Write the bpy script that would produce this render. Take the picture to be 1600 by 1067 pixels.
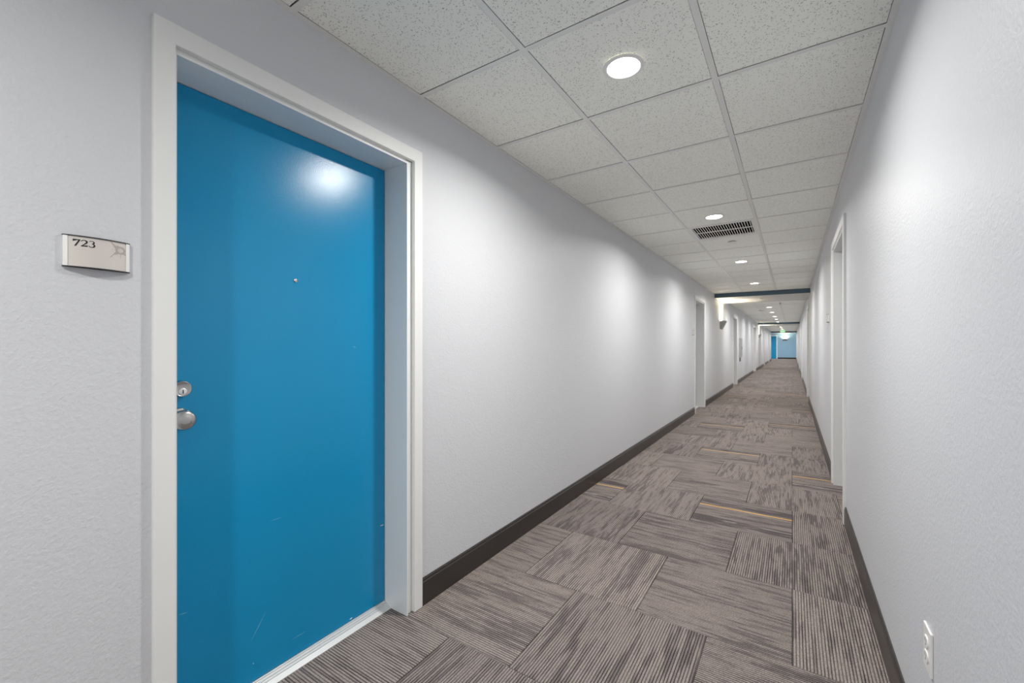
import bpy, bmesh, math, random
from mathutils import Vector, Matrix

# ------------------------------------------------------------------ scene, camera, exposure
scene = bpy.context.scene
for o in list(bpy.data.objects):
    bpy.data.objects.remove(o)
col = scene.collection
random.seed(723)

TL, TR = -1.4554, 0.3058          # left / right wall faces (x); corridor runs along +y
ZC = 2.379                        # ceiling height
Y0, Y1 = -4.0, 46.5               # back wall, end wall
YLOB = 41.3                       # where the left wall stops and the end lobby opens
XLOB = -3.2

cam_data = bpy.data.cameras.new('camera')
cam_data.sensor_width = 36.0
cam_data.lens = 663.238 * 36 / 1600
cam_data.shift_y = 6.4 / 1600
cam_data.clip_start = 0.01
cam = bpy.data.objects.new('camera', cam_data)
cam.location = (0, 0, 1.2213)
cam.rotation_euler = (math.radians(90), 0, 0.5834)
col.objects.link(cam)
scene.camera = cam

world = bpy.data.worlds.new('world')
world.use_nodes = True
world.node_tree.nodes['Background'].inputs[0].default_value = (0.8, 0.85, 0.9, 1)
world.node_tree.nodes['Background'].inputs[1].default_value = 0.05
scene.world = world

scene.view_settings.view_transform = 'Standard'
scene.view_settings.look = 'None'
scene.view_settings.gamma = 1
scene.view_settings.use_curve_mapping = False
scene.view_settings.exposure = 0.78
scene.cycles.max_bounces = 16
scene.cycles.diffuse_bounces = 12

LAMP_W = 14.0                     # each ceiling downlight
LAMP_SPREAD = 160
LAMP_COL = (1.0, 0.975, 0.935)
SCONCE_W = 11.0
SCONCE_COL = (1.0, 0.86, 0.62)


# ------------------------------------------------------------------ node helpers
def srgb(r, g, b):
    def f(c):
        c /= 255
        return c / 12.92 if c <= 0.04045 else ((c + 0.055) / 1.055) ** 2.4
    return (f(r), f(g), f(b), 1)


class NT:
    def __init__(self, name):
        self.m = bpy.data.materials.new(name)
        self.m.use_nodes = True
        self.t = self.m.node_tree
        self.n = self.t.nodes
        self.b = self.n['Principled BSDF']

    def node(self, kind, **kw):
        n = self.n.new(kind)
        for k, v in kw.items():
            setattr(n, k, v)
        return n

    def link(self, a, b):
        self.t.links.new(a, b)

    def val(self, s, x):
        if hasattr(x, 'is_linked') or isinstance(x, bpy.types.NodeSocket):
            self.link(x, s)
        else:
            s.default_value = x

    def math(self, op, a, b=0.0, c=0.0, clamp=False):
        n = self.node('ShaderNodeMath', operation=op, use_clamp=clamp)
        for i, x in enumerate((a, b, c)):
            self.val(n.inputs[i], x)
        return n.outputs[0]

    def sstep(self, x, lo, hi):
        n = self.node('ShaderNodeMapRange', interpolation_type='SMOOTHSTEP')
        self.val(n.inputs[0], x)
        n.inputs[1].default_value = lo
        n.inputs[2].default_value = hi
        return n.outputs[0]

    def mix(self, f, a, b):
        n = self.node('ShaderNodeMix', data_type='RGBA')
        self.val(n.inputs[0], f)
        self.val(n.inputs[6], a)
        self.val(n.inputs[7], b)
        return n.outputs[2]

    def xyz(self, x, y, z):
        n = self.node('ShaderNodeCombineXYZ')
        for i, v in enumerate((x, y, z)):
            self.val(n.inputs[i], v)
        return n.outputs[0]

    def coords(self, out='Object'):
        return self.node('ShaderNodeTexCoord').outputs[out]

    def noise(self, vec, scale, detail=2.0, rough=0.5):
        n = self.node('ShaderNodeTexNoise')
        self.link(vec, n.inputs['Vector'])
        n.inputs['Scale'].default_value = scale
        n.inputs['Detail'].default_value = detail
        n.inputs['Roughness'].default_value = rough
        return n.outputs['Fac']

    def bump(self, h, strength=0.3, dist=0.002):
        n = self.node('ShaderNodeBump')
        n.inputs['Strength'].default_value = strength
        n.inputs['Distance'].default_value = dist
        self.link(h, n.inputs['Height'])
        self.link(n.outputs[0], self.b.inputs['Normal'])

    def base(self, c):
        self.val(self.b.inputs['Base Color'], c)

    def set(self, rough=0.5, metal=0.0, spec=0.5):
        self.b.inputs['Roughness'].default_value = rough
        self.b.inputs['Metallic'].default_value = metal
        self.b.inputs['Specular IOR Level'].default_value = spec


def plain(name, c, rough=0.5, metal=0.0, spec=0.5, var=0.04, vscale=14, bump=0.0, bscale=60):
    t = NT(name)
    co = t.coords()
    n = t.noise(co, vscale, 3)
    dark = tuple(x * (1 - var) for x in c[:3]) + (1,)
    lite = tuple(min(1, x * (1 + var)) for x in c[:3]) + (1,)
    t.base(t.mix(n, dark, lite))
    t.set(rough, metal, spec)
    if bump:
        t.bump(t.noise(co, bscale, 2), bump, 0.002)
    return t.m


def wall_paint(name, c, rough=0.42):
    t = NT(name)
    co = t.coords()
    n = t.noise(co, 1.3, 3)
    t.base(t.mix(n, tuple(x * 0.985 for x in c[:3]) + (1,), c))
    t.set(rough, 0, 0.45)
    h = t.math('ADD', t.noise(co, 95, 2), t.math('MULTIPLY', t.noise(co, 260, 1), 0.35))
    t.bump(h, 0.42, 0.003)
    return t.m


def emit(name, c, s):
    t = NT(name)
    t.base((*c[:3], 1))
    t.b.inputs['Emission Color'].default_value = (*c[:3], 1)
    t.b.inputs['Emission Strength'].default_value = s
    return t.m


def carpet(name, along_y):
    """ribbed tufted carpet tile; Object Info colour: R = seed, G = accent yarn offset, B = accent flag"""
    t = NT(name)
    sep = t.node('ShaderNodeSeparateXYZ')
    t.link(t.coords(), sep.inputs[0])
    x, y = sep.outputs[0], sep.outputs[1]
    al, ac = (y, x) if along_y else (x, y)
    oi = t.node('ShaderNodeObjectInfo')
    sc = t.node('ShaderNodeSeparateColor')
    t.link(oi.outputs['Color'], sc.inputs[0])
    seed = t.math('MULTIPLY', sc.outputs[0], 97.0)
    goff, flag = sc.outputs[1], sc.outputs[2]
    P = 0.0110
    q = t.math('DIVIDE', ac, P)
    idx = t.math('FLOOR', q)
    fr = t.math('ABSOLUTE', t.math('SUBTRACT', t.math('FRACT', q), 0.5))     # 0 centre, .5 groove
    groove = t.sstep(fr, 0.20, 0.46)
    # streaks in the yarn: long along the rib, different on every rib
    s1 = t.noise(t.xyz(t.math('MULTIPLY', al, 4.2), t.math('MULTIPLY', idx, 2.3), seed), 1.0, 2.0, 0.6)
    s2 = t.noise(t.xyz(t.math('MULTIPLY', al, 1.6), t.math('MULTIPLY', ac, 11.0), t.math('ADD', seed, 31.0)), 1.0, 1.0)
    stuft = t.noise(t.xyz(t.math('MULTIPLY', al, 210.0), t.math('MULTIPLY', ac, 210.0), seed), 1.0, 1.0)
    band = t.sstep(s2, 0.50, 0.68)
    streak = t.sstep(t.math('ADD', s1, t.math('MULTIPLY', band, 0.16)), 0.50, 0.70)
    tone = t.node('ShaderNodeMapRange')
    t.link(t.math('FRACT', t.math('MULTIPLY', sc.outputs[0], 7.31)), tone.inputs[0])
    tone.inputs[3].default_value = 0.0
    tone.inputs[4].default_value = 0.28
    lite, dark, line = srgb(168, 157, 151), srgb(110, 102, 103), srgb(44, 38, 37)
    # accent tiles: darker bands beside the coloured yarn
    rel = t.math('SUBTRACT', ac, goff)
    b1 = t.math('MULTIPLY', t.sstep(rel, 0.035, 0.05), t.math('SUBTRACT', 1.0, t.sstep(rel, 0.13, 0.145)))
    b2 = t.math('MULTIPLY', t.sstep(rel, -0.345, -0.33), t.math('SUBTRACT', 1.0, t.sstep(rel, -0.235, -0.21)))
    abands = t.math('MULTIPLY', flag, t.math('MULTIPLY', t.math('ADD', b1, b2), t.sstep(s1, 0.30, 0.55)))
    df = t.math('ADD', t.math('MULTIPLY', streak, 0.58), t.math('MULTIPLY', abands, 0.7), clamp=True)
    df = t.math('ADD', df, tone.outputs[0], clamp=True)
    c = t.mix(df, lite, dark)
    gl = t.math('MULTIPLY', groove, t.math('ADD', 0.55, t.math('MULTIPLY', t.sstep(s1, 0.35, 0.6), 0.42)))
    c = t.mix(gl, c, line)
    tf = t.math('MULTIPLY', t.math('SUBTRACT', 0.62, stuft, clamp=True), 1.3)
    c = t.mix(tf, c, line)
    gm = t.math('MULTIPLY', flag, t.math('SUBTRACT', 1.0, t.sstep(t.math('ABSOLUTE', rel), 0.005, 0.0075)))
    c = t.mix(gm, c, srgb(232, 182, 92))
    wr = t.math('ABSOLUTE', t.math('ADD', rel, 0.262))
    wm = t.math('MULTIPLY', flag, t.math('MULTIPLY', t.math('SUBTRACT', 1.0, t.sstep(wr, 0.0015, 0.003)),
                                         t.sstep(t.noise(t.xyz(t.math('MULTIPLY', al, 7.0), seed, 0.0), 1.0, 1.0), 0.40, 0.5)))
    c = t.mix(wm, c, srgb(215, 210, 204))
    t.base(c)
    t.set(0.95, 0, 0.15)
    t.bump(t.math('ADD', t.math('SUBTRACT', 1.0, groove), t.math('MULTIPLY', stuft, 0.4)), 0.5, 0.003)
    return t.m


def ceiling_board(name):
    t = NT(name)
    co0 = t.coords()
    oi = t.node('ShaderNodeObjectInfo')
    va = t.node('ShaderNodeVectorMath', operation='ADD')
    t.link(co0, va.inputs[0])
    t.link(t.xyz(t.math('MULTIPLY', oi.outputs['Random'], 37.0), t.math('MULTIPLY', oi.outputs['Random'], 71.0), 0.0), va.inputs[1])
    co = va.outputs[0]
    # warp so that the pinholes become short irregular fissures
    nz = t.node('ShaderNodeTexNoise')
    t.link(co, nz.inputs['Vector'])
    nz.inputs['Scale'].default_value = 55
    vm = t.node('ShaderNodeVectorMath', operation='MULTIPLY_ADD')
    t.link(nz.outputs['Color'], vm.inputs[0])
    vm.inputs[1].default_value = (0.016, 0.016, 0.0)
    t.link(co, vm.inputs[2])
    vo = t.node('ShaderNodeTexVoronoi')
    t.link(vm.outputs[0], vo.inputs['Vector'])
    vo.inputs['Scale'].default_value = 135
    hole = t.math('SUBTRACT', 1.0, t.sstep(vo.outputs['Distance'], 0.17, 0.34))
    gate = t.sstep(t.noise(co, 85, 1), 0.40, 0.48)
    hole = t.math('MULTIPLY', hole, gate)
    n = t.noise(co, 420, 2)
    base = t.mix(n, srgb(246, 247, 240), srgb(253, 254, 247))
    t.base(t.mix(t.math('MULTIPLY', hole, 0.72), base, srgb(128, 126, 122)))
    t.set(0.9, 0, 0.2)
    t.bump(t.math('SUBTRACT', t.math('MULTIPLY', n, 0.35), hole), 0.5, 0.002)
    return t.m


M = {}
M['wall'] = wall_paint('pale grey wall paint', srgb(211, 213, 217), 0.47)
M['blue_wall'] = wall_paint('light blue wall paint', srgb(150, 186, 212), 0.5)
M['soffit_blue'] = plain('slate blue soffit paint', srgb(84, 108, 122), 0.55)
M['soffit'] = plain('grey soffit paint', srgb(214, 214, 212), 0.6, bump=0.1)
M['white'] = plain('white semi gloss trim paint', srgb(234, 235, 234), 0.42, var=0.012, vscale=6, bump=0.03, bscale=40)
M['door'] = plain('blue door enamel', srgb(4, 141, 192), 0.23, var=0.03, vscale=1.6, bump=0.14, bscale=260, spec=0.45)
M['slate_door'] = plain('slate grey door enamel', srgb(126, 130, 138), 0.35)
M['teal_door'] = plain('turquoise door enamel', srgb(26, 150, 200), 0.35)
M['base'] = plain('charcoal rubber base', srgb(54, 50, 48), 0.28, var=0.16, vscale=9, bump=0.04)
M['steel'] = plain('satin nickel', srgb(196, 194, 191), 0.27, 1.0, bump=0.02, bscale=220)
M['alu'] = plain('brushed aluminium', srgb(226, 226, 224), 0.42, 0.7)
M['sconce'] = plain('grey satin metal', srgb(150, 150, 150), 0.4, 0.5)
M['rail'] = plain('clear anodised rail', srgb(238, 238, 236), 0.35, 0.25)
M['black'] = plain('black plastic', srgb(22, 22, 23), 0.45)
M['void'] = plain('black duct shade', srgb(9, 9, 9), 0.9, spec=0.1)  # pure black stands in for the shade behind the grille slots
M['ink'] = plain('black lettering', srgb(20, 19, 20), 0.6)
M['etch'] = plain('etched grey mark', srgb(176, 169, 164), 0.55)
M['etch2'] = plain('etched pale mark', srgb(196, 190, 186), 0.55)
M['plate'] = plain('champagne plaque face', srgb(214, 208, 202), 0.34, 0.15, var=0.03, vscale=9)
M['grid'] = plain('white ceiling grid steel', srgb(234, 234, 231), 0.38, var=0.015)
M['tile'] = ceiling_board('mineral fibre ceiling board')
M['plenum'] = plain('dark plenum', srgb(38, 37, 36), 0.9)
M['sub'] = plain('dark underlay', srgb(52, 47, 46), 0.95)
M['carpetT'] = carpet('ribbed carpet crosswise', False)
M['carpetL'] = carpet('ribbed carpet lengthwise', True)
M['lens'] = emit('lit diffuser', LAMP_COL, 9.0)
M['bulb'] = emit('warm lit lamp', SCONCE_COL, 14.0)
M['green'] = emit('green lit sign face', (0.42, 0.78, 0.46), 0.42)
M['plastic'] = plain('white plastic', srgb(236, 235, 232), 0.3)
M['panel'] = plain('grey enamelled panel', srgb(168, 168, 170), 0.45)
M['dgrey'] = plain('dark grey plastic', srgb(92, 92, 94), 0.5)
M['scratch'] = plain('bare scratch in paint', srgb(120, 182, 214), 0.6)
M['chip'] = plain('white paint chip', srgb(225, 232, 236), 0.6)


# ------------------------------------------------------------------ mesh helpers
def bm_box(bm, x0, x1, y0, y1, z0, z1, bev=0.0, seg=2):
    vs = [bm.verts.new(p) for p in ((x0, y0, z0), (x1, y0, z0), (x1, y1, z0), (x0, y1, z0),
                                    (x0, y0, z1), (x1, y0, z1), (x1, y1, z1), (x0, y1, z1))]
    fs = [bm.faces.new([vs[i] for i in q]) for q in
          ((3, 2, 1, 0), (4, 5, 6, 7), (0, 1, 5, 4), (1, 2, 6, 5), (2, 3, 7, 6), (3, 0, 4, 7))]
    if bev:
        es = list({e for f in fs for e in f.edges})
        bmesh.ops.bevel(bm, geom=es, offset=bev, segments=seg, affect='EDGES', profile=0.5)


def bm_prism(bm, poly, axis, a, b):
    """extrude a 2-D polygon between a and b along axis ('x','y','z')"""
    def P(p, w):
        return {'x': (w, p[0], p[1]), 'y': (p[0], w, p[1]), 'z': (p[0], p[1], w)}[axis]
    A = [bm.verts.new(P(p, a)) for p in poly]
    B = [bm.verts.new(P(p, b)) for p in poly]
    n = len(poly)
    bm.faces.new(A)
    bm.faces.new(B[::-1])
    for i in range(n):
        bm.faces.new((A[i], B[i], B[(i + 1) % n], A[(i + 1) % n]))
    bmesh.ops.recalc_face_normals(bm, faces=bm.faces)


def bm_lathe(bm, prof, org, axis='z', seg=32):
    """revolve (r, h) pairs about an axis through org; h runs along +axis"""
    rings = []
    for r, h in prof:
        ring = []
        for i in range(seg):
            a = 2 * math.pi * i / seg
            c, s = r * math.cos(a), r * math.sin(a)
            p = {'z': (c, s, h), 'x': (h, c, s), 'y': (c, h, s)}[axis]
            ring.append(bm.verts.new((org[0] + p[0], org[1] + p[1], org[2] + p[2])))
        rings.append(ring)
    for k in range(len(rings) - 1):
        for i in range(seg):
            j = (i + 1) % seg
            bm.faces.new((rings[k][i], rings[k][j], rings[k + 1][j], rings[k + 1][i]))
    bm.faces.new(rings[0][::-1])
    bm.faces.new(rings[-1])
    bmesh.ops.recalc_face_normals(bm, faces=bm.faces)


def mesh_of(bm, name, mat, smooth=False):
    me = bpy.data.meshes.new(name)
    bm.to_mesh(me)
    bm.free()
    me.materials.append(mat)
    if smooth:
        for p in me.polygons:
            p.use_smooth = True
        try:
            me.set_sharp_from_angle(angle=math.radians(38))
        except Exception:
            pass
    return me


def put(name, me, parent=None, loc=(0, 0, 0), rot=(0, 0, 0)):
    o = bpy.data.objects.new(name, me)
    o.location = loc
    o.rotation_euler = rot
    o.parent = parent
    col.objects.link(o)
    return o


def obj(name, bm, mat, parent=None, smooth=False, loc=(0, 0, 0)):
    return put(name, mesh_of(bm, name, mat, smooth), parent, loc)


def boxes(name, mat, parent, *bs, bev=0.0, loc=(0, 0, 0)):
    bm = bmesh.new()
    for b in bs:
        bm_box(bm, *b, bev=bev)
    return obj(name, bm, mat, parent, loc=loc)


def empty(name, loc=(0, 0, 0), rz=0.0):
    o = bpy.data.objects.new(name, None)
    o.empty_display_size = 0.1
    o.location = loc
    o.rotation_euler = (0, 0, rz)
    col.objects.link(o)
    return o


def tag(o, label=None, cat=None, group=None, kind=None):
    if label:
        o['label'] = label
    if cat:
        o['category'] = cat
    if group:
        o['group'] = group
    if kind:
        o['kind'] = kind
    return o


# ------------------------------------------------------------------ walls with door openings
DOORS_L = [(0.424, 1.424), (8.10, 9.17), (14.00, 15.12), (21.75, 23.30), (30.0, 31.1), (36.4, 37.5)]
DOORS_R = [(3.65, 4.74), (11.30, 12.36), (18.15, 19.2), (25.75, 26.8), (33.0, 34.1), (39.6, 40.7)]
OPEN_IN = 0.03            # rough opening inside the casing outline
HEAD_ROUGH = 2.085
CAS_TOP = 2.122


def long_wall(name, face, sign, y0, y1, doors, mat, label):
    """sign -1: wall body lies towards -x, +1 towards +x"""
    bm = bmesh.new()
    back = face + sign * 0.42
    xa, xb = min(face, back), max(face, back)
    y = y0
    for a, b in doors:
        bm_box(bm, xa, xb, y, a + OPEN_IN, 0, ZC + 0.12)
        bm_box(bm, xa, xb, a + OPEN_IN, b - OPEN_IN, HEAD_ROUGH, ZC + 0.12)
        y = b - OPEN_IN
    bm_box(bm, xa, xb, y, y1, 0, ZC + 0.12)
    return tag(obj(name, bm, mat), label, None, None, 'structure')


long_wall('wall_left', TL, -1, Y0, YLOB, DOORS_L, M['wall'], 'long pale grey left hallway wall with recessed doors')
long_wall('wall_right', TR, 1, Y0, Y1, DOORS_R, M['wall'], 'long pale grey right hallway wall with recessed doors')
tag(boxes('wall_back', M['wall'], None, (TL - 0.42, TR + 0.42, Y0 - 0.15, Y0, 0, ZC + 0.12)),
    'pale grey wall closing the hallway behind the viewer', None, None, 'structure')
tag(boxes('wall_end', M['blue_wall'], None, (XLOB - 0.15, TR + 0.42, Y1, Y1 + 0.15, 0, ZC + 0.12)),
    'light blue wall at the far end of the hallway', None, None, 'structure')
tag(boxes('wall_lobby', M['blue_wall'], None, (XLOB - 0.15, XLOB, YLOB - 0.42, Y1, 0, ZC + 0.12),
          (XLOB, TL - 0.42, YLOB - 0.42, YLOB - 0.27, 0, ZC + 0.12)),
    'blue side wall of the lobby beyond the hallway', None, None, 'structure')

# ------------------------------------------------------------------ floor: carpet tiles
floor = tag(boxes('floor', M['sub'], None, (XLOB - 0.15, TR + 0.45, Y0 - 0.1, Y1 + 0.1, -0.1, -0.006)),
            'ribbed brown grey carpet tile floor laid in quarter turns', None, None, 'structure')
CP, ROW0 = 0.605, 1.945
GAP = 0.0009
mesh_cache = {}


def carpet_mesh(x0, x1, d, lengthwise):
    key = (round(x0, 3), round(x1, 3), round(d, 3), lengthwise)
    if key not in mesh_cache:
        bm = bmesh.new()
        bm_box(bm, x0 + GAP, x1 - GAP, -d / 2 + GAP, d / 2 - GAP, -0.006, 0.0, bev=0.0012, seg=1)
        mesh_cache[key] = mesh_of(bm, 'carpet_tile', M['carpetL' if lengthwise else 'carpetT'])
    return mesh_cache[key]


# (row, column centre) -> accent yarn offset from tile centre
GOLD = {(2, -0.3): 0.09, (2, -1.5): 0.09, (4, 0.3): 0.10, (5, -0.6): 0.15, (8, -0.9): 0.07, (9, 0.0): -0.19,
        (12, 0.3): 0.1, (15, -1.2): 0.1, (17, 0.0): 0.1}
FLIP = {-2: 0, -1: 0, 0: 0, 1: 1, 2: 0, 3: 1, 4: 1, 5: 1, 6: 0, 7: 0, 8: 1, 9: 0}
rowN = int((36 - ROW0) / CP)
rows = range(-5, rowN)
for r in rows:
    off = 0.0 if r % 2 == 0 else 0.3
    flip = FLIP.get(r, random.randint(0, 1))
    yc = ROW0 + CP * (r + 0.5)
    n = -4
    while True:
        a, b = off + 0.6 * n, off + 0.6 * (n + 1)
        if a > TR:
            break
        if b > TL - 0.17:
            c = (a + b) / 2
            # even rows: the tile left of x=0 runs crosswise; odd rows alternate
            T = (n % 2 == 1)
            if flip:
                T = not T
            g = GOLD.get((r, round(c, 1)))
            if g is not None:
                T = True
            o = put('carpet_tile', carpet_mesh(max(a, TL - 0.165) - c, min(b, TR + 0.16) - c, CP, not T), floor, (c, yc, 0))
            o.color = (random.random(), g or 0.0, 1.0 if g is not None else 0.0, 1)
        n += 1
y_far0 = ROW0 + CP * rowN
y_near0 = ROW0 + CP * rows[0]
bm = bmesh.new()
for k in range(int((Y1 - y_far0) / CP) + 1):
    ya = y_far0 + CP * k
    bm_box(bm, XLOB if ya > YLOB else TL - 0.165, TR + 0.16, ya + GAP, min(ya + CP, Y1) - GAP, -0.006, 0)
o = tag(obj('far_carpet', bm, M['carpetT'], floor), 'far stretch of carpet tiles', None, None, 'stuff')
o.color = (0.31, 0, 0, 1)
bm = bmesh.new()
bm_box(bm, TL - 0.165, TR + 0.16, Y0, y_near0, -0.006, 0)
o = tag(obj('near_carpet', bm, M['carpetL'], floor), 'stretch of carpet behind the viewer', None, None, 'stuff')
o.color = (0.71, 0, 0, 1)

# ------------------------------------------------------------------ ceiling: boards on a steel grid
ceiling = tag(boxes('ceiling', M['plenum'], None, (XLOB - 0.15, TR + 0.42, Y0 - 0.1, Y1 + 0.1, ZC + 0.11, ZC + 0.2)),
              'suspended ceiling of speckled mineral boards in a white grid', None, None, 'structure')
R1, R2, S0, TP = -0.880, -0.279, 1.417, 0.6096
SOFFITS = [(10.47, 12.02), (25.06, 26.60), (40.9, 42.2)]
HW = 0.012


def in_soffit(y):
    return any(a - 0.02 < y < b + 0.02 for a, b in SOFFITS)


VENT_K = 5
colsx = [(TL + 0.022, R1 - HW), (R1 + HW, R2 - HW), (R2 + HW, TR - 0.022)]
board_cache = {}
tee_cache = {}


def board(x0, x1, y0, y1):
    w, d = x1 - x0, y1 - y0
    key = (round(w, 3), round(d, 3))
    if key not in board_cache:
        bm = bmesh.new()
        bm_box(bm, -w / 2, w / 2, -d / 2, d / 2, 0.0, 0.016, bev=0.0015, seg=1)
        board_cache[key] = mesh_of(bm, 'ceiling_board', M['tile'])
    o = put('ceiling_board', board_cache[key], ceiling, ((x0 + x1) / 2, (y0 + y1) / 2, ZC + 0.0008 + random.random() * 0.0012))
    o.rotation_euler = (random.uniform(-.0008, .0008), random.uniform(-.0008, .0008), random.uniform(-.0035, .0035))


def tee(x0, x1, y):
    w = x1 - x0
    key = round(w, 3)
    if key not in tee_cache:
        bm = bmesh.new()
        bm_box(bm, -w / 2, w / 2, -HW, HW, 0, 0.0015)
        bm_box(bm, -w / 2, w / 2, -0.002, 0.002, 0.0015, 0.035)
        tee_cache[key] = mesh_of(bm, 'cross_tee', M['grid'])
    put('cross_tee', tee_cache[key], ceiling, ((x0 + x1) / 2, y, ZC))


k0, k1 = int((Y0 - S0) / TP) - 1, int((Y1 - S0) / TP) + 1
for k in range(k0, k1 + 1):
    ya, yb = max(S0 + TP * k, Y0), min(S0 + TP * (k + 1), Y1)
    if yb - ya < 0.05:
        continue
    # clip against the dropped soffits
    segs = [(ya, yb)]
    for a, b in SOFFITS:
        nx = []
        for p, q in segs:
            if p < a:
                nx.append((p, min(q, a)))
            if q > b:
                nx.append((max(p, b), q))
        segs = [s for s in nx if s[1] - s[0] > 0.06]
    for p, q in segs:
        for ci, (xa, xb) in enumerate(colsx):
            if k == VENT_K and ci == 1:
                continue
            board(xa + 0.0008, xb - 0.0008, p + HW + 0.0008, q - HW - 0.0028)
    if not in_soffit(ya) and ya > Y0 + 0.01:
        for xa, xb in colsx:
            tee(xa, xb, ya)
runs = []
p = Y0
for a, b in SOFFITS:
    runs.append((p, a))
    p = b
runs.append((p, Y1))
for a, b in runs:
    for x in (R1, R2):
        boxes('main_runner', M['grid'], ceiling, (x - HW, x + HW, a, b, ZC - 0.0004, ZC + 0.0012), (x - .002, x + .002, a, b, ZC + .0012, ZC + .045))
    for x0, x1, zx in ((TL, TL + 0.022, TL), (TR - 0.022, TR, TR - 0.0015)):
        boxes('wall_angle', M['grid'], ceiling, (x0, x1, a, b, ZC, ZC + 0.0015), (zx, zx + 0.0015, a, b, ZC + .0015, ZC + 0.03))
boxes('lobby_board', M['tile'], ceiling, (XLOB, TL, YLOB - 0.3, Y1, ZC, ZC + 0.016))

# dropped soffits crossing the hallway
for i, (a, b) in enumerate(SOFFITS):
    x0 = TL if i < 2 else XLOB
    s = empty('ceiling_soffit', (0, a, 0))
    tag(s, ('shallow slate blue dropped beam crossing the hallway ceiling, nearest of three',
            'slate blue dropped ceiling beam crossing mid hallway, second from the viewer',
            'slate blue dropped ceiling beam at the hallway end before the blue wall')[i], 'ceiling beam', 'dropped ceiling beams', 'structure')
    boxes('soffit_face', M['soffit_blue'], s, (x0, TR, 0, 0.012, 2.290, ZC + 0.06))
    boxes('soffit_face', M['soffit_blue'], s, (x0, TR, b - a - 0.012, b - a, 2.290, ZC + 0.06))
    boxes('soffit_underside', M['soffit'], s, (x0, TR, 0.012, b - a - 0.012, 2.292, 2.306))

# ------------------------------------------------------------------ baseboards
BB = [(0, 0), (0.011, 0), (0.011, 0.108), (0.0075, 0.113), (0.0075, 0.121), (0.004, 0.127), (0, 0.127)]


def baseboard(name, face, sign, y0, y1, label):
    bm = bmesh.new()
    bm_prism(bm, [(face + sign * p[0], p[1]) for p in BB], 'y', y0, y1)
    tag(obj(name, bm, M['base']), label, None, None, 'structure')


def segments(y0, y1, doors):
    y, out = y0, []
    for a, b in doors:
        out.append((y, a))
        y = b
    out.append((y, y1))
    return out


for i, (a, b) in enumerate(segments(Y0, YLOB, DOORS_L)):
    baseboard('baseboard_left', TL, 1, a, b, 'charcoal base strip along the left wall, stretch %d from the viewer' % (i + 1))
for i, (a, b) in enumerate(segments(Y0, Y1, DOORS_R)):
    baseboard('baseboard_right', TR, -1, a, b, 'charcoal base strip along the right wall, stretch %d from the viewer' % (i + 1))
bm = bmesh.new()
bm_prism(bm, [(Y1 - p[0], p[1]) for p in BB], 'x', -1.16, TR)
tag(obj('baseboard_end', bm, M['base']), 'charcoal base strip under the blue end wall', None, None, 'structure')


# ------------------------------------------------------------------ doors
def door(n, face, side, y0, y1, label, slab_mat, full=False, jl=0.088, rot=None):
    """side -1: door set in the left wall, +1: right wall. Local frame: u along wall, d = depth into the wall (+), z up"""
    root = empty('door_%d' % n)
    tag(root, label, None, None, 'structure')
    if rot is None:
        def X(d):
            return face + side * d
        def B(u0, u1, d0, d1, z0, z1):
            xa, xb = sorted((X(d0), X(d1)))
            return (xa, xb, u0, u1, z0, z1)
    else:                                   # in the end wall: u runs along x, d along +y
        def B(u0, u1, d0, d1, z0, z1):
            return (u0, u1, rot + d0, rot + d1, z0, z1)
    near = 0.055 if full else jl           # opening edge on the near side (hidden from the viewer)
    ja, jb = y0 + near, y1 - jl            # clear opening
    HT = 2.043
    cw, ct = 0.050, 0.016
    # casing: two sides and head, mitred look by butting flush
    boxes('door_casing', M['white'], root, B(y0, y0 + cw, -ct, 0.004, 0.002, CAS_TOP), bev=0.002)
    boxes('door_casing', M['white'], root, B(y1 - cw, y1, -ct, 0.004, 0.002, CAS_TOP), bev=0.002)
    boxes('door_casing', M['white'], root, B(y0 + cw - .003, y1 - cw + .003, -ct + 0.0002, 0.004, CAS_TOP - 0.058, CAS_TOP - 0.0004), bev=0.002)
    D = 0.141
    D2 = 0.40 if not full else 0.20
    # jambs and head with a small raised bead at the front edge
    jw = 0.052
    boxes('door_jamb', M['white'], root, B(ja - min(jw, near - OPEN_IN + .004), ja, 0.005, D2, 0.001, HT + .02), B(ja - 0.007, ja, -0.006, 0.005, 0.001, HT + .007))
    boxes('door_jamb', M['white'], root, B(jb, jb + jw, 0.005, D2, 0.001, HT + .02), B(jb, jb + 0.007, -0.006, 0.005, 0.001, HT + .007))
    boxes('door_head', M['white'], root, B(ja, jb, 0.005, D2, HT, HT + 0.045), B(ja, jb, -0.006, 0.005, HT, HT + 0.007))
    slab = boxes('door_slab', slab_mat, root, B(ja + 0.003, jb - 0.003, D, D + 0.045, 0.030, HT - 0.003), bev=0.0012)
    # aluminium saddle threshold with grooves
    prof = [(D + 0.10, 0.0), (D + 0.10, 0.028), (D - 0.001, 0.028), (D - 0.006, 0.0262), (D - 0.0065, 0.0235), (D - 0.014, 0.0205),
            (D - 0.0145, 0.018), (D - 0.022, 0.015), (D - 0.0225, 0.0125), (D - 0.042, 0.003), (D - 0.042, 0.0)]
    bm = bmesh.new()
    if rot is None:
        bm_prism(bm, [(X(d), z) for d, z in prof], 'y', ja + .0005, jb - .0005)
    else:
        bm_prism(bm, [(rot + d, z) for d, z in prof], 'x', ja + .0005, jb - .0005)
    obj('threshold', bm, M['alu'], root)
    return root, slab, (lambda d: face + side * d), D


d1, slab, X, D = door(1, TL, -1, *DOORS_L[0], 'bright blue door in white casing at the left foreground', M['door'], full=True)
d1['label'] = 'bright blue door in white casing at the left foreground'
fx = X(D)          # door face
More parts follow.
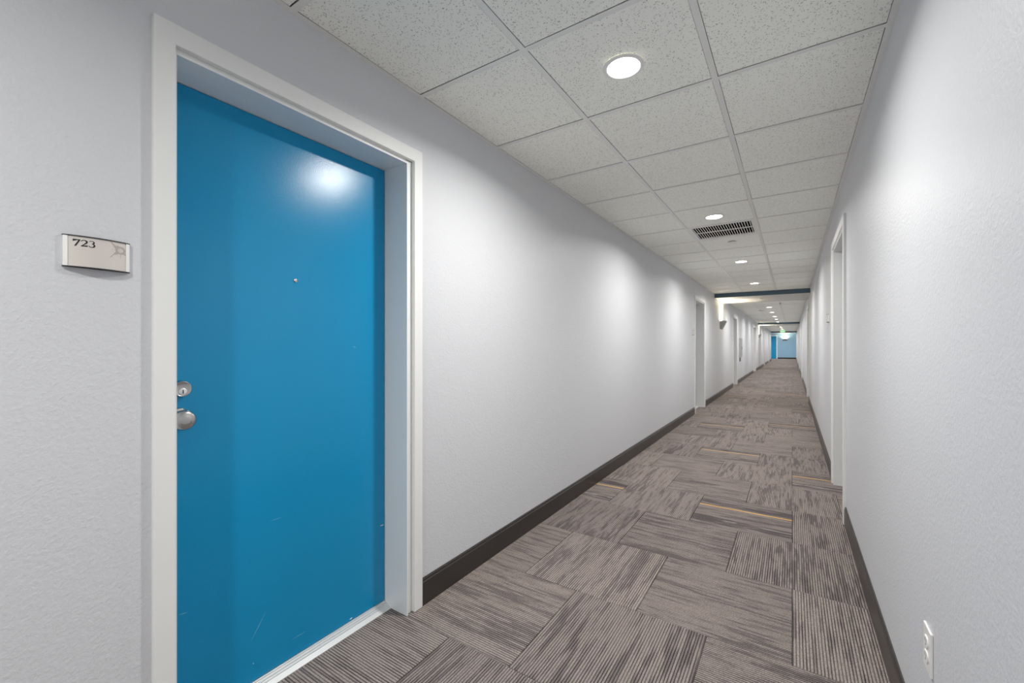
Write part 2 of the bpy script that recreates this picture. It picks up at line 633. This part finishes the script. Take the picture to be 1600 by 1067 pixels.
# knob
ky, kz = 0.529, 0.994
bm = bmesh.new()
bm_lathe(bm, [(0.034, 0.0), (0.034, 0.004), (0.031, 0.009), (0.018, 0.012), (0.0135, 0.016), (0.0125, 0.026), (0.017, 0.031), (0.026, 0.036),
              (0.0308, 0.044), (0.0315, 0.051), (0.0292, 0.058), (0.025, 0.0625), (0.0195, 0.0650), (0.0175, 0.0648), (0.0165, 0.0654), (0.008, 0.0662), (0.001, 0.0664)],
         (fx, ky, kz), 'x', 40)
tag(obj('door_knob', bm, M['steel'], slab, True), 'round satin nickel door knob')
# deadbolt
by, bz = 0.536, 1.087
bm = bmesh.new()
bm_lathe(bm, [(0.0265, 0.0), (0.0262, 0.003), (0.0245, 0.016), (0.0232, 0.0205), (0.0222, 0.0212), (0.021, 0.0205), (0.001, 0.0205)], (fx, by, bz), 'x', 40)
db = tag(obj('deadbolt', bm, M['steel'], slab, True), 'satin nickel deadbolt with keyhole')
bm = bmesh.new()
bm_lathe(bm, [(0.0105, 0.0205), (0.0105, 0.0222), (0.0095, 0.0228), (0.001, 0.0228)], (fx, by, bz - 0.008), 'x', 24)
obj('lock_cylinder', bm, M['rail'], db, True)
boxes('keyhole', M['black'], db, (fx + 0.0225, fx + 0.0233, by - 0.0013, by + 0.0013, bz - 0.0145, bz - 0.003))
# peephole
bm = bmesh.new()
bm_lathe(bm, [(0.0075, 0.0), (0.0075, 0.003), (0.006, 0.0045), (0.0048, 0.0045), (0.004, 0.0028), (0.0015, 0.0036)], (fx, 0.905, 1.472), 'x', 24)
obj('peephole', bm, M['steel'], slab, True)


# scratches in the paint: thin slivers lying on the door face
def scratch(y0, z0, y1, z1, w, mat, name='paint_scratch'):
    dv = Vector((y1 - y0, z1 - z0)).normalized()
    nx, nz = -dv.y * w / 2, dv.x * w / 2
    ym, zm = (y0 + y1) / 2, (z0 + z1) / 2
    bm = bmesh.new()
    bm_prism(bm, [(y0, z0), (ym + nx, zm + nz), (y1, z1), (ym - nx, zm - nz)], 'x', fx - 0.0005, fx + 0.00025)
    obj(name, bm, mat, slab)


def on_door(u, v):
    a = (u - 800) / 663.238
    C_, S_ = math.cos(0.5834), math.sin(0.5834)
    z = fx / (a * C_ - S_)
    return (a * z * S_ + z * C_, 1.2213 + (539.9 - v) / 663.238 * z)


for (a, b, w, mt) in (((391, 1004), (417, 953), .0016, 'scratch'), ((455, 1000), (478, 986), .0014, 'scratch'), ((279, 961), (294, 956), .0016, 'scratch'),
                      ((594, 821.5), (600, 819.5), .004, 'chip'), ((546, 968), (551, 964.5), .006, 'chip'), ((551.5, 541), (557, 543), .002, 'scratch'),
                      ((422, 814), (441, 808), .0010, 'scratch'), ((395, 1037), (397, 1036), .0025, 'chip')):
    scratch(*on_door(*a), *on_door(*b), w, M[mt])

names_l = ['', 'white cased door recess on the left wall just before the nearest ceiling beam',
           'white cased door recess on the left wall beside the grey wall panel',
           'wide white cased door recess on the left wall before the second ceiling beam',
           'distant white cased door recess on the left wall past the second ceiling beam',
           'farthest white cased door recess on the left wall before the lobby']
names_r = ['white cased door recess on the right wall, nearest to the viewer',
           'white cased door recess on the right wall beneath the nearest ceiling beam',
           'third white cased door recess along the right wall',
           'fourth white cased door recess along the right wall near the second ceiling beam',
           'fifth white cased door recess along the right wall',
           'farthest white cased door recess on the right wall before the lobby']
n = 2
for (a, b), lb in list(zip(DOORS_L, names_l))[1:]:
    door(n, TL, -1, a, b, lb, M['slate_door'])
    n += 1
for (a, b), lb in zip(DOORS_R, names_r):
    door(n, TR, 1, a, b, lb, M['slate_door'])
    n += 1
# turquoise door standing in the blue end wall (flush, shallow frame)
ed = tag(empty('door_%d' % n), 'small turquoise door with white frame in the far end wall', None, None, 'structure')
ya = Y1
boxes('door_slab', M['teal_door'], ed, (-2.12, -1.23, ya - 0.03, ya - 0.002, 0.01, 2.10), bev=0.002)
for b_ in ((-2.21, -2.12, ya - 0.045, ya, 0.0, 2.19), (-1.23, -1.135, ya - 0.045, ya, 0.0, 2.19), (-2.12, -1.23, ya - 0.045, ya, 2.10, 2.19)):
    boxes('door_casing', M['white'], ed, b_, bev=0.003)
bm = bmesh.new()
bm_lathe(bm, [(0.03, 0.0), (0.03, -0.006), (0.012, -0.012), (0.012, -0.03), (0.028, -0.04), (0.03, -0.05), (0.02, -0.06), (0.001, -0.062)], (-1.31, ya - 0.03, 1.0), 'y', 20)
obj('door_knob', bm, M['steel'], ed, True)


# ------------------------------------------------------------------ downlights
def make_lamp(name, loc, label, group, tight=False):
    root = tag(empty(name, loc), label, 'ceiling light', group)
    if 'trim' not in lamp_mesh:
        bm = bmesh.new()
        seg = 40
        prof = [(0.066, 0.0), (0.066, -0.0045), (0.070, -0.0068), (0.078, -0.0058), (0.0835, -0.002), (0.084, 0.0)]
        rings = [[bm.verts.new((r * math.cos(2 * math.pi * i / seg), r * math.sin(2 * math.pi * i / seg), h)) for i in range(seg)] for r, h in prof]
        for k in range(len(rings)):
            for i in range(seg):
                j = (i + 1) % seg
                bm.faces.new((rings[k][i], rings[k][j], rings[(k + 1) % len(rings)][j], rings[(k + 1) % len(rings)][i]))
        bmesh.ops.recalc_face_normals(bm, faces=bm.faces)
        lamp_mesh['trim'] = mesh_of(bm, 'trim_ring', M['plastic'], True)
        bm = bmesh.new()
        bm_lathe(bm, [(0.066, -0.0005), (0.066, -0.0030), (0.001, -0.0036)], (0, 0, 0), 'z', 40)
        lamp_mesh['lens'] = mesh_of(bm, 'diffuser', M['lens'], True)
    put('trim_ring', lamp_mesh['trim'], root)
    put('diffuser', lamp_mesh['lens'], root)
    ld = lamp_mesh.get('light')
    if ld is None:
        ld = bpy.data.lights.new('downlight_lamp', 'AREA')
        ld.shape = 'DISK'
        ld.size = 0.128
        ld.energy = LAMP_W
        ld.color = LAMP_COL
        ld.spread = math.radians(LAMP_SPREAD)
        lamp_mesh['light'] = ld
    lo = bpy.data.objects.new('downlight_lamp', ld)
    lo.location = (0, 0, -0.0048)
    lo.parent = root
    col.objects.link(lo)
    return root


lamp_mesh = {}
ORD = ['nearest', 'second nearest', 'third nearest', 'fourth nearest', 'fifth nearest', 'sixth nearest', 'seventh nearest', 'eighth nearest',
       'ninth nearest', 'tenth nearest', 'eleventh nearest', 'twelfth nearest', 'thirteenth nearest', 'fourteenth nearest', 'fifteenth nearest']
XLAMP = -0.585
for i, y in enumerate((1.728, 4.180, 6.620, 9.060)):
    make_lamp('ceiling_downlight', (XLAMP, y, ZC), 'round recessed ceiling light before the nearest beam, %s to the viewer' % ORD[i], 'downlights along the hallway')
for i, y in enumerate((12.60, 14.98, 17.36, 19.85, 22.15, 24.56)):
    make_lamp('ceiling_downlight', (XLAMP, y, ZC), 'round recessed ceiling light between the first and second beams, %s to the viewer' % ORD[i], 'downlights along the hallway')
for i, y in enumerate((28.3, 30.7, 33.0, 35.4, 37.8, 40.1)):
    make_lamp('ceiling_downlight', (XLAMP, y, ZC), 'round recessed ceiling light between the second and third beams, %s to the viewer' % ORD[i], 'downlights along the hallway')
for x, y, lb in ((-1.0, 43.6, 'middle one'), (-0.25, 44.6, 'right one added to brighten it'), (-2.3, 44.6, 'left one added to brighten it')):  # right and left lights are added to brighten the blue lobby wall
    make_lamp('ceiling_downlight', (x, y, ZC), 'round recessed ceiling light in the far lobby, ' + lb, 'downlights along the hallway')
for i, y in enumerate((-0.712, -3.15)):
    make_lamp('ceiling_downlight', (XLAMP, y, ZC), 'round recessed ceiling light behind the viewer, %s' % ('nearer one', 'farther one')[i], 'downlights along the hallway')


# ------------------------------------------------------------------ wall sconces
def sconce(loc, rz, label):
    """local frame: back on the plane x=0, sticks out along +x, width along y"""
    r = tag(empty('wall_sconce', loc, rz), label, 'sconce', 'uplight wall sconces')
    w, p, h = 0.17, 0.115, 0.20
    th = 0.004
    for s in (-1, 1):
        bm = bmesh.new()
        y = s * w
        bm_prism(bm, [(0.001, 0.0), (0.012, 0.0), (p, h), (0.001, h)], 'y', y - th / 2, y + th / 2)
        obj('side_panel', bm, M['sconce'], r)
    bm = bmesh.new()
    bm_prism(bm, [(0.012, 0.0), (0.016, 0.0), (p + 0.004, h), (p, h)], 'y', -w - 0.002, w + 0.002)
    obj('front_panel', bm, M['sconce'], r)
    boxes('back_plate', M['sconce'], r, (0.001, 0.004, -w + .003, w - .003, 0.002, h - 0.004))
    bm = bmesh.new()
    bm_lathe(bm, [(0.002, -0.13), (0.013, -0.125), (0.015, -0.11), (0.015, 0.11), (0.013, 0.125), (0.002, 0.13)], (0.056, 0, 0.135), 'y', 16)
    obj('lamp_tube', bm, M['bulb'], r, True)
    ld = bpy.data.lights.new('sconce_lamp', 'AREA')
    ld.shape = 'RECTANGLE'
    ld.size, ld.size_y = 0.07, 0.28
    ld.energy = SCONCE_W
    ld.color = SCONCE_COL
    lo = bpy.data.objects.new('sconce_lamp', ld)
    lo.location = (0.058, 0, 0.165)
    lo.rotation_euler = (math.pi, 0, 0)
    lo.parent = r
    col.objects.link(lo)


sconce((TL, 11.49, 1.62), 0, 'warm uplight wedge sconce on left wall under the nearest ceiling beam')
sconce((TL, 25.85, 1.62), 0, 'distant bright uplight sconce on left wall under the second ceiling beam')
sconce((-0.56, Y1, 1.66), -math.pi / 2, 'uplight wedge sconce on the blue end wall')

# ------------------------------------------------------------------ ceiling vent
vy0, vy1 = S0 + TP * VENT_K + HW, S0 + TP * (VENT_K + 1) - HW
vx0, vx1 = R1 + HW, R2 - HW
vent = tag(empty('ceiling_vent', ((vx0 + vx1) / 2, (vy0 + vy1) / 2, ZC)), 'slotted metal return air grille set in the ceiling beside a light', 'vent')
hw, hd = (vx1 - vx0) / 2, (vy1 - vy0) / 2
fw = 0.030
boxes('vent_frame', M['grid'], vent, (-hw, hw, -hd, -hd + fw, 0.0005, 0.012), (-hw, hw, hd - fw - .03, hd, 0.0005, 0.012),
      (-hw, -hw + fw, -hd + fw, hd - fw - .03, 0.0005, 0.012), (hw - fw, hw, -hd + fw, hd - fw - .03, 0.0005, 0.012))
boxes('crossbar', M['grid'], vent, (-hw + fw, hw - fw, -0.018, -0.010, 0.002, 0.012))
boxes('duct', M['void'], vent, (-hw + .02, hw - .02, -hd + .02, hd - .02, 0.095, 0.10), (-hw + .02, -hw + .024, -hd + .02, hd - .02, 0.0125, 0.095), (hw - .024, hw - .02, -hd + .02, hd - .02, 0.0125, 0.095),
      (-hw + .024, hw - .024, -hd + .02, -hd + .024, 0.0125, 0.095), (-hw + .024, hw - .024, hd - .056, hd - .052, 0.0125, 0.095))
bm = bmesh.new()
bm_box(bm, -0.0032, 0.0032, -hd + fw, hd - fw - .03, 0.0006, 0.0032)
slat = mesh_of(bm, 'slat', M['grid'])
N = 23
for i in range(N):
    put('slat', slat, vent, (-hw + fw + (2 * hw - 2 * fw) * (i + 0.5) / N, 0, 0))


# ------------------------------------------------------------------ small ceiling things
for loc_, lb_ in (((-0.558, 5.30, ZC), 'concealed sprinkler cover plate on the ceiling just past the grille'),
                  ((-0.588, 11.19, 2.292), 'small pale sprinkler cover plate under the nearest ceiling beam')):
    sp = tag(empty('sprinkler', loc_), lb_, 'sprinkler')
    bm = bmesh.new()
    bm_lathe(bm, [(0.036, 0.0), (0.036, -0.006), (0.001, -0.006)], (0, 0, 0), 'z', 32)
    obj('cup', bm, M['dgrey'], sp, True)
    bm = bmesh.new()
    bm_lathe(bm, [(0.046, -0.006), (0.046, -0.008), (0.044, -0.009), (0.001, -0.009)], (0, 0, 0), 'z', 32)
    obj('cover_plate', bm, M['grid'], sp, True)

sd = tag(empty('smoke_detector', (-0.83, 16.1, ZC)), 'round white smoke detector left of the lights past the nearest beam', 'smoke detector')
bm = bmesh.new()
bm_lathe(bm, [(0.085, 0.0), (0.085, -0.012), (0.072, -0.016), (0.001, -0.016)], (0, 0, 0), 'z', 32)
obj('base_plate', bm, M['plastic'], sd, True)
bm = bmesh.new()
bm_lathe(bm, [(0.066, -0.016), (0.063, -0.036), (0.045, -0.046), (0.001, -0.048)], (0, 0, 0), 'z', 32)
obj('sensor_head', bm, M['plastic'], sd, True)

ps = tag(empty('sprinkler', (-0.27, 13.6, ZC)), 'small pendant sprinkler on the ceiling past the nearest beam', 'sprinkler')
bm = bmesh.new()
bm_lathe(bm, [(0.035, 0.0), (0.033, -0.006), (0.012, -0.008), (0.011, -0.03), (0.006, -0.034), (0.006, -0.048), (0.001, -0.05)], (0, 0, 0), 'z', 20)
obj('sprinkler_body', bm, M['steel'], ps, True)
bm = bmesh.new()
bm_lathe(bm, [(0.001, -0.05), (0.02, -0.051), (0.02, -0.053), (0.001, -0.054)], (0, 0, 0), 'z', 20)
obj('deflector', bm, M['steel'], ps, True)

ex = tag(empty('exit_sign', (-0.58, 36.6, ZC)), 'small glowing green sign hanging from the far hallway ceiling', 'sign')
boxes('canopy', M['plastic'], ex, (-0.16, 0.16, -0.03, 0.03, -0.03, 0.0), bev=0.004)
boxes('sign_panel', M['green'], ex, (-0.15, 0.15, -0.006, 0.006, -0.19, -0.034), bev=0.002)

# ------------------------------------------------------------------ wall panel beyond the third left door
pn = tag(empty('wall_panel', (TL, 15.78, 0.83)), 'grey metal wall cabinet on the left wall past a door recess', 'cabinet')
boxes('cabinet_frame', M['panel'], pn, (0, 0.014, 0, 0.86, 0, 0.03), (0, 0.014, 0, 0.86, 0.61, 0.64), (0, 0.014, 0, 0.03, 0.03, 0.61), (0, 0.014, 0.83, 0.86, 0.03, 0.61), bev=0.002)
pd = boxes('cabinet_door', M['panel'], pn, (0, 0.010, 0.034, 0.826, 0.034, 0.606), bev=0.002)
boxes('cabinet_latch', M['dgrey'], pd, (0.010, 0.022, 0.76, 0.79, 0.27, 0.35), bev=0.003)
hb = tag(empty('wall_box', (TL, 15.86, 0.70)), 'small dark box on the left wall just under the grey cabinet', 'wall box')
boxes('box_body', M['dgrey'], hb, (0, 0.03, 0, 0.10, 0, 0.125), bev=0.004)
boxes('box_cover', M['panel'], hb, (0.03, 0.034, 0.012, 0.088, 0.015, 0.11), bev=0.001)


# ------------------------------------------------------------------ room plaques
PW, PH, BOW, PD = 0.122, 0.077, 0.0125, 0.005


def bow(u):                                 # stand-off of the curved face across the plaque width (u from 0 to PW)
    k = 2 * u / PW - 1
    return PD + BOW * (1 - k * k)


def face_prism(name, poly, mat, parent, d0, d1):
    """poly of (u, w) on the plaque, wrapped on the curved face; local x out of wall, y along, z up"""
    bm = bmesh.new()
    if isinstance(poly, Strip):             # a stroke: build it as a strip of quads
        g = [[bm.verts.new((bow(u) + d, u, w)) for u, w in side] for d, side in ((d1, poly), (d1, poly.other), (d0, poly.other), (d0, poly))]
        m = len(poly)
        for k in range(4):
            for i in range(m - 1):
                bm.faces.new((g[k][i], g[k][i + 1], g[(k + 1) % 4][i + 1], g[(k + 1) % 4][i]))
        bm.faces.new([g[k][0] for k in range(4)])
        bm.faces.new([g[k][m - 1] for k in range(4)][::-1])
        bmesh.ops.recalc_face_normals(bm, faces=bm.faces)
        return obj(name, bm, mat, parent)
    A = [bm.verts.new((bow(u) + d0, u, w)) for u, w in poly]
    B = [bm.verts.new((bow(u) + d1, u, w)) for u, w in poly]
    fa = bm.faces.new(A)
    fb = bm.faces.new(B[::-1])
    for i in range(len(poly)):
        j = (i + 1) % len(poly)
        bm.faces.new((A[i], B[i], B[j], A[j]))
    bmesh.ops.triangulate(bm, faces=[fa, fb])
    bmesh.ops.recalc_face_normals(bm, faces=bm.faces)
    return obj(name, bm, mat, parent)


class Strip(list):
    other = None


def stroke(pts, widths):
    """outline polygon of a variable width stroke"""
    L, R = Strip(), []
    for i, p in enumerate(pts):
        a = Vector(pts[max(0, i - 1)])
        b = Vector(pts[min(len(pts) - 1, i + 1)])
        d = (b - a).normalized()
        nrm = Vector((-d.y, d.x)) * widths[i] / 2
        L.append((p[0] + nrm.x, p[1] + nrm.y))
        R.append((p[0] - nrm.x, p[1] - nrm.y))
    L.other = R
    return L


def arc(cx, cy, rx, ry, a0, a1, n):
    return [(cx + rx * math.cos(math.radians(a0 + (a1 - a0) * i / n)), cy + ry * math.sin(math.radians(a0 + (a1 - a0) * i / n))) for i in range(n + 1)]


def plaque(loc, rz, label, lettered):
    r = tag(empty('room_plaque', loc, rz), label, 'sign', None if lettered else 'room plaques')
    n = 16
    rail = 0.0075
    def strip(u0, u1, w0, w1, d0, d1, nn, name, mat):
        bm = bmesh.new()
        us = [u0 + (u1 - u0) * i / nn for i in range(nn + 1)]
        g = [[bm.verts.new((max(0.0006, bow(u) + d), u, w)) for u in us] for d, w in ((d1, w0), (d1, w1), (d0, w1), (d0, w0))]
        for k in range(4):
            for i in range(nn):
                bm.faces.new((g[k][i], g[k][i + 1], g[(k + 1) % 4][i + 1], g[(k + 1) % 4][i]))
        bm.faces.new([g[k][0] for k in range(4)])
        bm.faces.new([g[k][nn] for k in range(4)][::-1])
        bmesh.ops.recalc_face_normals(bm, faces=bm.faces)
        return obj(name, bm, mat, r, True)
    strip(rail, PW - rail, 0.0022, PH - 0.0022, -0.03, 0.0, n, 'plaque_face', M['plate'])
    strip(0, rail, 0.0022, PH - 0.0022, -0.03, 0.0018, 3, 'side_rail', M['rail'])
    strip(PW - rail, PW, 0.0022, PH - 0.0022, -0.03, 0.0018, 3, 'side_rail', M['rail'])
    strip(-0.001, PW + 0.001, 0, 0.0022, -0.03, 0.0024, n, 'end_cap', M['black'])
    strip(-0.001, PW + 0.001, PH - 0.0022, PH, -0.03, 0.0024, n, 'end_cap', M['black'])
    if not lettered:
        return r
    e0, e1 = -0.0004, 0.0005
    H = 0.0162                               # digit height
    zb = 0.0515
    def dig(polys, ox, ch):
        root_name = 'digit'
        first = None
        for p in polys:
            q = [(ox + x * H, zb + y * H) for x, y in p]
            if isinstance(p, Strip):
                q = Strip(q)
                q.other = [(ox + x * H, zb + y * H) for x, y in p.other]
            o = face_prism(root_name, q, M['ink'], r if first is None else first, e0, e1)
            if first is None:
                first = o
                root_name = 'digit_stroke'
    # 7
    dig([[(0, 1), (0.78, 1), (0.78, 0.90), (0.10, 0.84), (0.06, 0.70), (0, 0.70)], [(0.60, 0.92), (0.78, 0.92), (0.34, 0), (0.14, 0)]], 0.0160, '7')
    # 2
    top = arc(0.36, 0.70, 0.29, 0.26, 165, -25, 10)
    pts = top + [(0.48, 0.42), (0.28, 0.24), (0.10, 0.07)]
    ws = [0.10, 0.11, 0.10, 0.09, 0.10, 0.12, 0.15, 0.18, 0.20, 0.20, 0.18, 0.13, 0.10, 0.10]
    dig([stroke(pts, ws), [(0.02, 0), (0.70, 0), (0.78, 0.22), (0.70, 0.22), (0.62, 0.13), (0.04, 0.11)]], 0.0290, '2')
    # 3
    t3 = arc(0.33, 0.75, 0.27, 0.21, 155, -80, 10)
    b3 = arc(0.32, 0.28, 0.32, 0.26, 82, -155, 12)
    dig([stroke(t3, [0.09, 0.09, 0.08, 0.08, 0.09, 0.12, 0.15, 0.17, 0.16, 0.12, 0.08]),
         stroke(b3, [0.07, 0.09, 0.13, 0.17, 0.20, 0.20, 0.18, 0.14, 0.11, 0.09, 0.09, 0.10, 0.12])], 0.0426, '3')
    # raised braille cells under the number
    DOTS = [[(0, 2), (1, 1), (1, 2), (1, 0)], [(0, 0), (1, 0), (0, 1), (1, 1)], [(0, 0), (0, 1)], [(0, 0), (1, 0)]]
    for ci, cell in enumerate(DOTS):
        for (dx, dy) in cell:
            bm = bmesh.new()
            u, w = 0.0195 + ci * 0.0062 + dx * 0.0023, 0.0455 - dy * 0.0023
            bm_lathe(bm, [(0.00075, 0.0), (0.0006, 0.0004), (0.0002, 0.0006)], (bow(u), u, w), 'x', 8)
            obj('braille_dot', bm, M['plate'], r, True)
    # compass star emblem, etched, running under the right hand rail
    cu, cw_, R = 0.1030, 0.0545, 0.0080
    q0, q1 = -0.0004, 0.0002
    lim = PW - rail - 0.0003
    def clip(poly):
        if isinstance(poly, Strip):
            q = Strip((min(u, lim), min(w, PH - 0.0026)) for u, w in poly)
            q.other = [(min(u, lim), min(w, PH - 0.0026)) for u, w in poly.other]
            return q
        out = []
        m = len(poly)
        for i in range(m):
            a, b = poly[i], poly[(i + 1) % m]
            if a[0] <= lim:
                out.append(a)
            if (a[0] - lim) * (b[0] - lim) < 0:
                f = (lim - a[0]) / (b[0] - a[0])
                out.append((lim, a[1] + f * (b[1] - a[1])))
        out2 = []
        for p in out:
            out2.append((p[0], min(p[1], PH - 0.0026)))
        return out2
    em = face_prism('emblem', clip(stroke(arc(cu, cw_, R, R, 0, 360, 28), [0.0046] * 29)), M['etch'], r, q0, q1)
    for ang, ln, wd in ((225, 0.032, 0.0085), (135, 0.030, 0.0125), (180, 0.0215, 0.0014), (270, 0.021, 0.0012), (315, 0.017, 0.008), (202, 0.0, 0), (45, 0.012, 0.004)):
        if not ln:
            continue
        a = math.radians(ang)
        d, nn = (math.cos(a), math.sin(a)), (-math.sin(a), math.cos(a))
        s0 = (cu + d[0] * R * 0.95, cw_ + d[1] * R * 0.95)
        tip = (cu + d[0] * ln, cw_ + d[1] * ln)
        p = clip([(s0[0] + nn[0] * wd / 2, s0[1] + nn[1] * wd / 2), tip, (s0[0] - nn[0] * wd / 2, s0[1] - nn[1] * wd / 2)])
        if len(p) >= 3:
            face_prism('star_point', p, M['etch'], em, q0, q1 + 0.00004)
    face_prism('emblem_arc', stroke(arc(cu, cw_, 0.0165, 0.0165, 150, 262, 14), [0.0005] * 15), M['etch2'], em, q0, q1)
    # letter in the middle of the emblem
    face_prism('emblem_letter', clip([(cu - .0034, cw_ - .005), (cu - .0022, cw_ - .005), (cu - .0022, cw_ + .005), (cu - .0034, cw_ + .005)]), M['etch2'], em, q0, q1 + .0001)
    face_prism('emblem_letter', clip(stroke(arc(cu - .0012, cw_ + .0021, 0.0036, 0.0027, 92, -92, 10), [0.0011] * 11)), M['etch2'], em, q0, q1 + .0001)
    face_prism('emblem_letter', clip([(cu - .001, cw_ - .0005), (cu + .0003, cw_ - .0005), (cu + .0034, cw_ - .005), (cu + .002, cw_ - .005)]), M['etch2'], em, q0, q1 + .0001)
    return r


plaque((TL, 0.254, 1.411), 0, 'curved metal room plaque numbered 723 beside the bright blue door', True)
plaque((TL, 7.90, 1.411), 0, 'small blank looking room plaque on left wall by the second door recess', False)
plaque((TL, 13.72, 1.411), 0, 'tiny room plaque on left wall by the third door recess', False)
plaque((TR, 5.22 + PW, 1.455), math.pi, 'small room plaque on right wall past the nearest right door recess', False)
plaque((TR, 12.75 + PW, 1.455), math.pi, 'tiny room plaque on right wall past the second right door recess', False)

# ------------------------------------------------------------------ electrical outlet on the right wall
out = tag(empty('wall_outlet', (TR, 1.556, 0.412)), 'white duplex electrical outlet low on the right wall', 'outlet')
boxes('cover_plate', M['plastic'], out, (-0.006, 0, -0.036, 0.036, -0.058, 0.058), bev=0.0022)
for s in (-1, 1):
    bm = bmesh.new()
    poly = [(0.017 * math.cos(a) if abs(math.cos(a)) < 0.99 else 0.017 * math.cos(a), max(-0.0135, min(0.0135, 0.0175 * math.sin(a)))) for a in [2 * math.pi * i / 28 for i in range(28)]]
    bm_prism(bm, [(p[0], p[1] + s * 0.0195) for p in poly], 'x', -0.0085, -0.0055)
    rc = obj('receptacle', bm, M['plastic'], out)
    boxes('slot', M['black'], rc, (-0.0087, -0.0084, -0.0075, -0.0055, s * 0.0195 - 0.001, s * 0.0195 + 0.008))
    boxes('slot', M['black'], rc, (-0.0087, -0.0084, 0.0055, 0.0075, s * 0.0195 - 0.001, s * 0.0195 + 0.007))
    bm = bmesh.new()
    bm_lathe(bm, [(0.0024, -0.0087), (0.0024, -0.0084)], (0, 0, s * 0.0195 - 0.0075), 'x', 12)
    obj('slot', bm, M['black'], rc)
bm = bmesh.new()
bm_lathe(bm, [(0.0035, -0.005), (0.0033, -0.0068), (0.001, -0.0072)], (0, 0, 0), 'x', 16)
obj('screw', bm, M['steel'], out, True)
